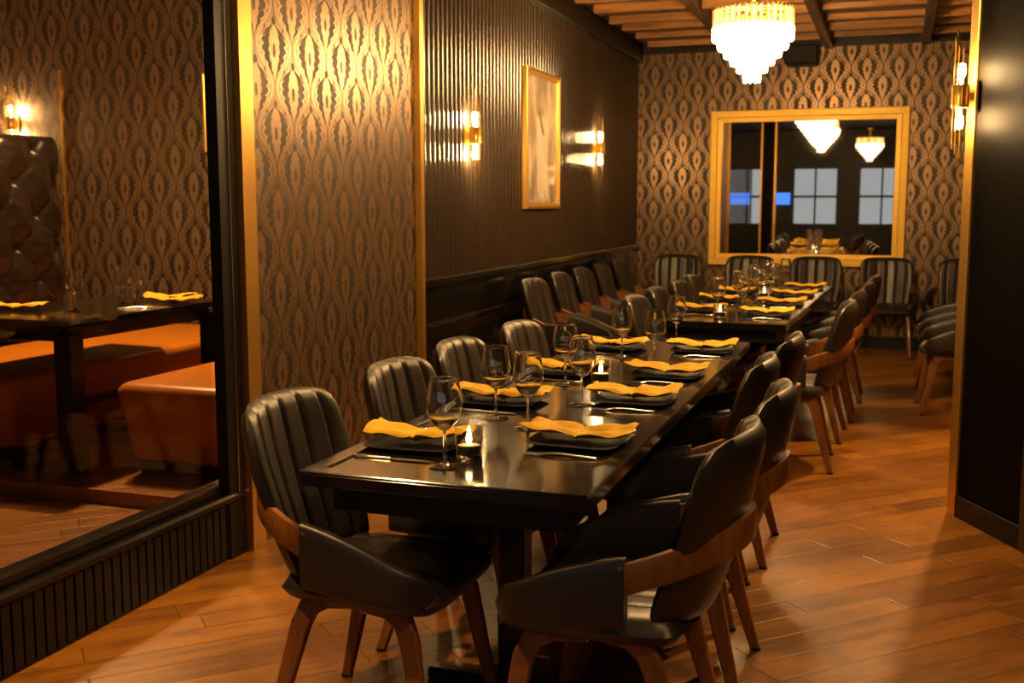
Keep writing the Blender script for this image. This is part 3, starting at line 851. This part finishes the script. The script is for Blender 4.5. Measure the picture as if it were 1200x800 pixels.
m = MB(); m.box(-5.2, -4.32, 4.44, 6.8, 0, .075); m.build('plinth', BLACKSATIN, t)
m = MB()
def tuft(y, z):
    P_, Q_ = .36, .42
    best = 9; 
    for oy, oz in ((0, 0), (.5, .5)):
        dy = ((y / P_ + oy + .5) % 1) - .5; dz = ((z / Q_ + oz + .5) % 1) - .5
        best = min(best, math.hypot(dy, dz))
    a = abs(((y / P_ + z / Q_) % 1) - .5); b = abs(((y / P_ - z / Q_) % 1) - .5)
    crease = math.exp(-((.5 - a) / .05) ** 2) + math.exp(-((.5 - b) / .05) ** 2)
    return .095 * min(1, best / .42) ** .55 - .022 * crease
YA, YZ, ZA, ZZ = 4.2, 6.0, .42, 1.78
def tf(u, v):
    y = YA + (u + 1) / 2 * (YZ - YA); z = ZA + (v + 1) / 2 * (ZZ - ZA)
    e = max(0, 1 - abs(u) ** 16) ** .5 * max(0, 1 - abs(v) ** 16) ** .5
    return Vector((-5.36 + (.03 + tuft(y, z)) * e, y, z))
def tb(u, v): return Vector((-5.43 - .07 * max(0, 1 - abs(v) ** 12) ** .5, YA + (u + 1) / 2 * (YZ - YA), ZA + (v + 1) / 2 * (ZZ - ZA)))
m.pad(tf, 110, 90, tb); bk_ = m.build('backrest', LEATHER2, t, 70)
m = MB()
for i in range(-1, 7):
    for j in range(-1, 6):
        for oy, oz in ((0, 0), (.5, .5)):
            y = (math.ceil(YA / .36) + i + oy) * .36; z = (1 + j + oz) * .42
            if YA + .05 < y < YZ - .05 and ZA + .06 < z < ZZ - .05: m.lathe([(.0, -.004), (.011, -.003), (.009, .004), (.0, .006)], 8, M=Matrix(((0, 0, 1, -5.325), (0, 1, 0, y), (1, 0, 0, z), (0, 0, 0, 1))))
m.build('tuft_buttons', LEATHER2, bk_, 60)
ZB = ZP + .77
GL.put((-4.10, 4.70, ZB), 0, 'wine glass standing alone at the near edge of the booth table behind the glass', 'wine glasses on the booth table')
GL.put((-4.13, 5.12, ZB), 0, 'wine glass beside a napkin on the booth table, the one nearer the tufted sofa', 'wine glasses on the booth table')
GL.put((-4.0, 5.06, ZB), 0, 'wine glass beside a napkin on the booth table, the one nearer the black post', 'wine glasses on the booth table')
NK[1].put((-4.03, 5.42, ZB - .004), -1.25, 'mustard folded napkin on the booth table behind two wine glasses', 'napkins on the booth table')
NK[3].put((-3.90, 5.28, ZB - .004), -1.2, 'mustard folded napkin on the booth table edge beside the black post', 'napkins on the booth table')
NK[2].put((-4.45, 4.66, ZB - .004), -1.3, 'mustard folded napkin on the booth table next to the tufted sofa', 'napkins on the booth table')
KN.put((-3.88, 5.02, ZB), -1.0, 'steel knife on the booth table behind the glass', 'cutlery on the booth table')
FK.put((-3.90, 4.94, ZB), -1.05, 'steel fork on the booth table behind the glass', 'cutlery on the booth table')
t = thing('framed_picture', 'slim gold picture frame on the booth wallpaper beside the black post', 'picture', (-4.62, 6.995, 2.06), -PI / 2)
m = MB(); frame4(m, -.22, .22, -.29, .29, .022, 0, .03); m.build('frame', GOLD, t)
m = MB(); m.box(.002, .010, -.205, .205, -.275, .275); m.build('print', simple('dark print', (.06, .035, .02), .5, var=.5, vscale=5), t)

# ------------------------------------------------------------------ light
def point(name, loc, col, w, r=.05):
    l = bpy.data.lights.new(name, 'POINT'); l.energy = w; l.color = col; l.shadow_soft_size = r
    o = bpy.data.objects.new(name, l); COL.objects.link(o); o.location = loc; return o
def spot(name, loc, tgt, col, w, size=1.2, blend=.5, r=.04):
    l = bpy.data.lights.new(name, 'SPOT'); l.energy = w; l.color = col; l.spot_size = size; l.spot_blend = blend; l.shadow_soft_size = r
    o = bpy.data.objects.new(name, l); COL.objects.link(o); o.location = loc
    o.rotation_euler = (Vector(tgt) - Vector(loc)).to_track_quat('-Z', 'Y').to_euler(); return o
WARM = (1, .56, .21)
spot('booth downlight', (-4.4, 5.3, 2.93), (-4.4, 5.6, 0), WARM, 170, 2.5, .9)
point('booth wall fill', (-4.3, 5.0, 2.55), WARM, 60, .12)  # unseen fill added to brighten the booth walls evenly, no fixture
spot('hall downlight', (-2.1, 1.6, 2.95), (-1.75, 2.25, 0), WARM, 115, .95, .7)
spot('front downlight', (.95, 1.1, 2.95), (-.25, 2.5, .5), WARM, 45, .9, .8)
spot('aisle downlight', (.45, 6.6, 2.85), (.15, 5.0, 0), WARM, 160, 1.5, .6)
w = bpy.data.worlds.new('world'); S.world = w; w.use_nodes = True
bg = w.node_tree.nodes['Background']; bg.inputs[0].default_value = (1, .62, .32, 1); bg.inputs[1].default_value = .006

S.view_settings.view_transform = 'Standard'; S.view_settings.look = 'None'; S.view_settings.gamma = 1
S.view_settings.use_curve_mapping = False; S.view_settings.exposure = 1.05
S.cycles.max_bounces = 14; S.cycles.transmission_bounces = 12; S.cycles.transparent_max_bounces = 12
S.cycles.glossy_bounces = 5; S.cycles.diffuse_bounces = 4; S.cycles.sample_clamp_indirect = 4.0
S.cycles.caustics_reflective = False; S.cycles.caustics_refractive = False
S.cycles.use_denoising = True
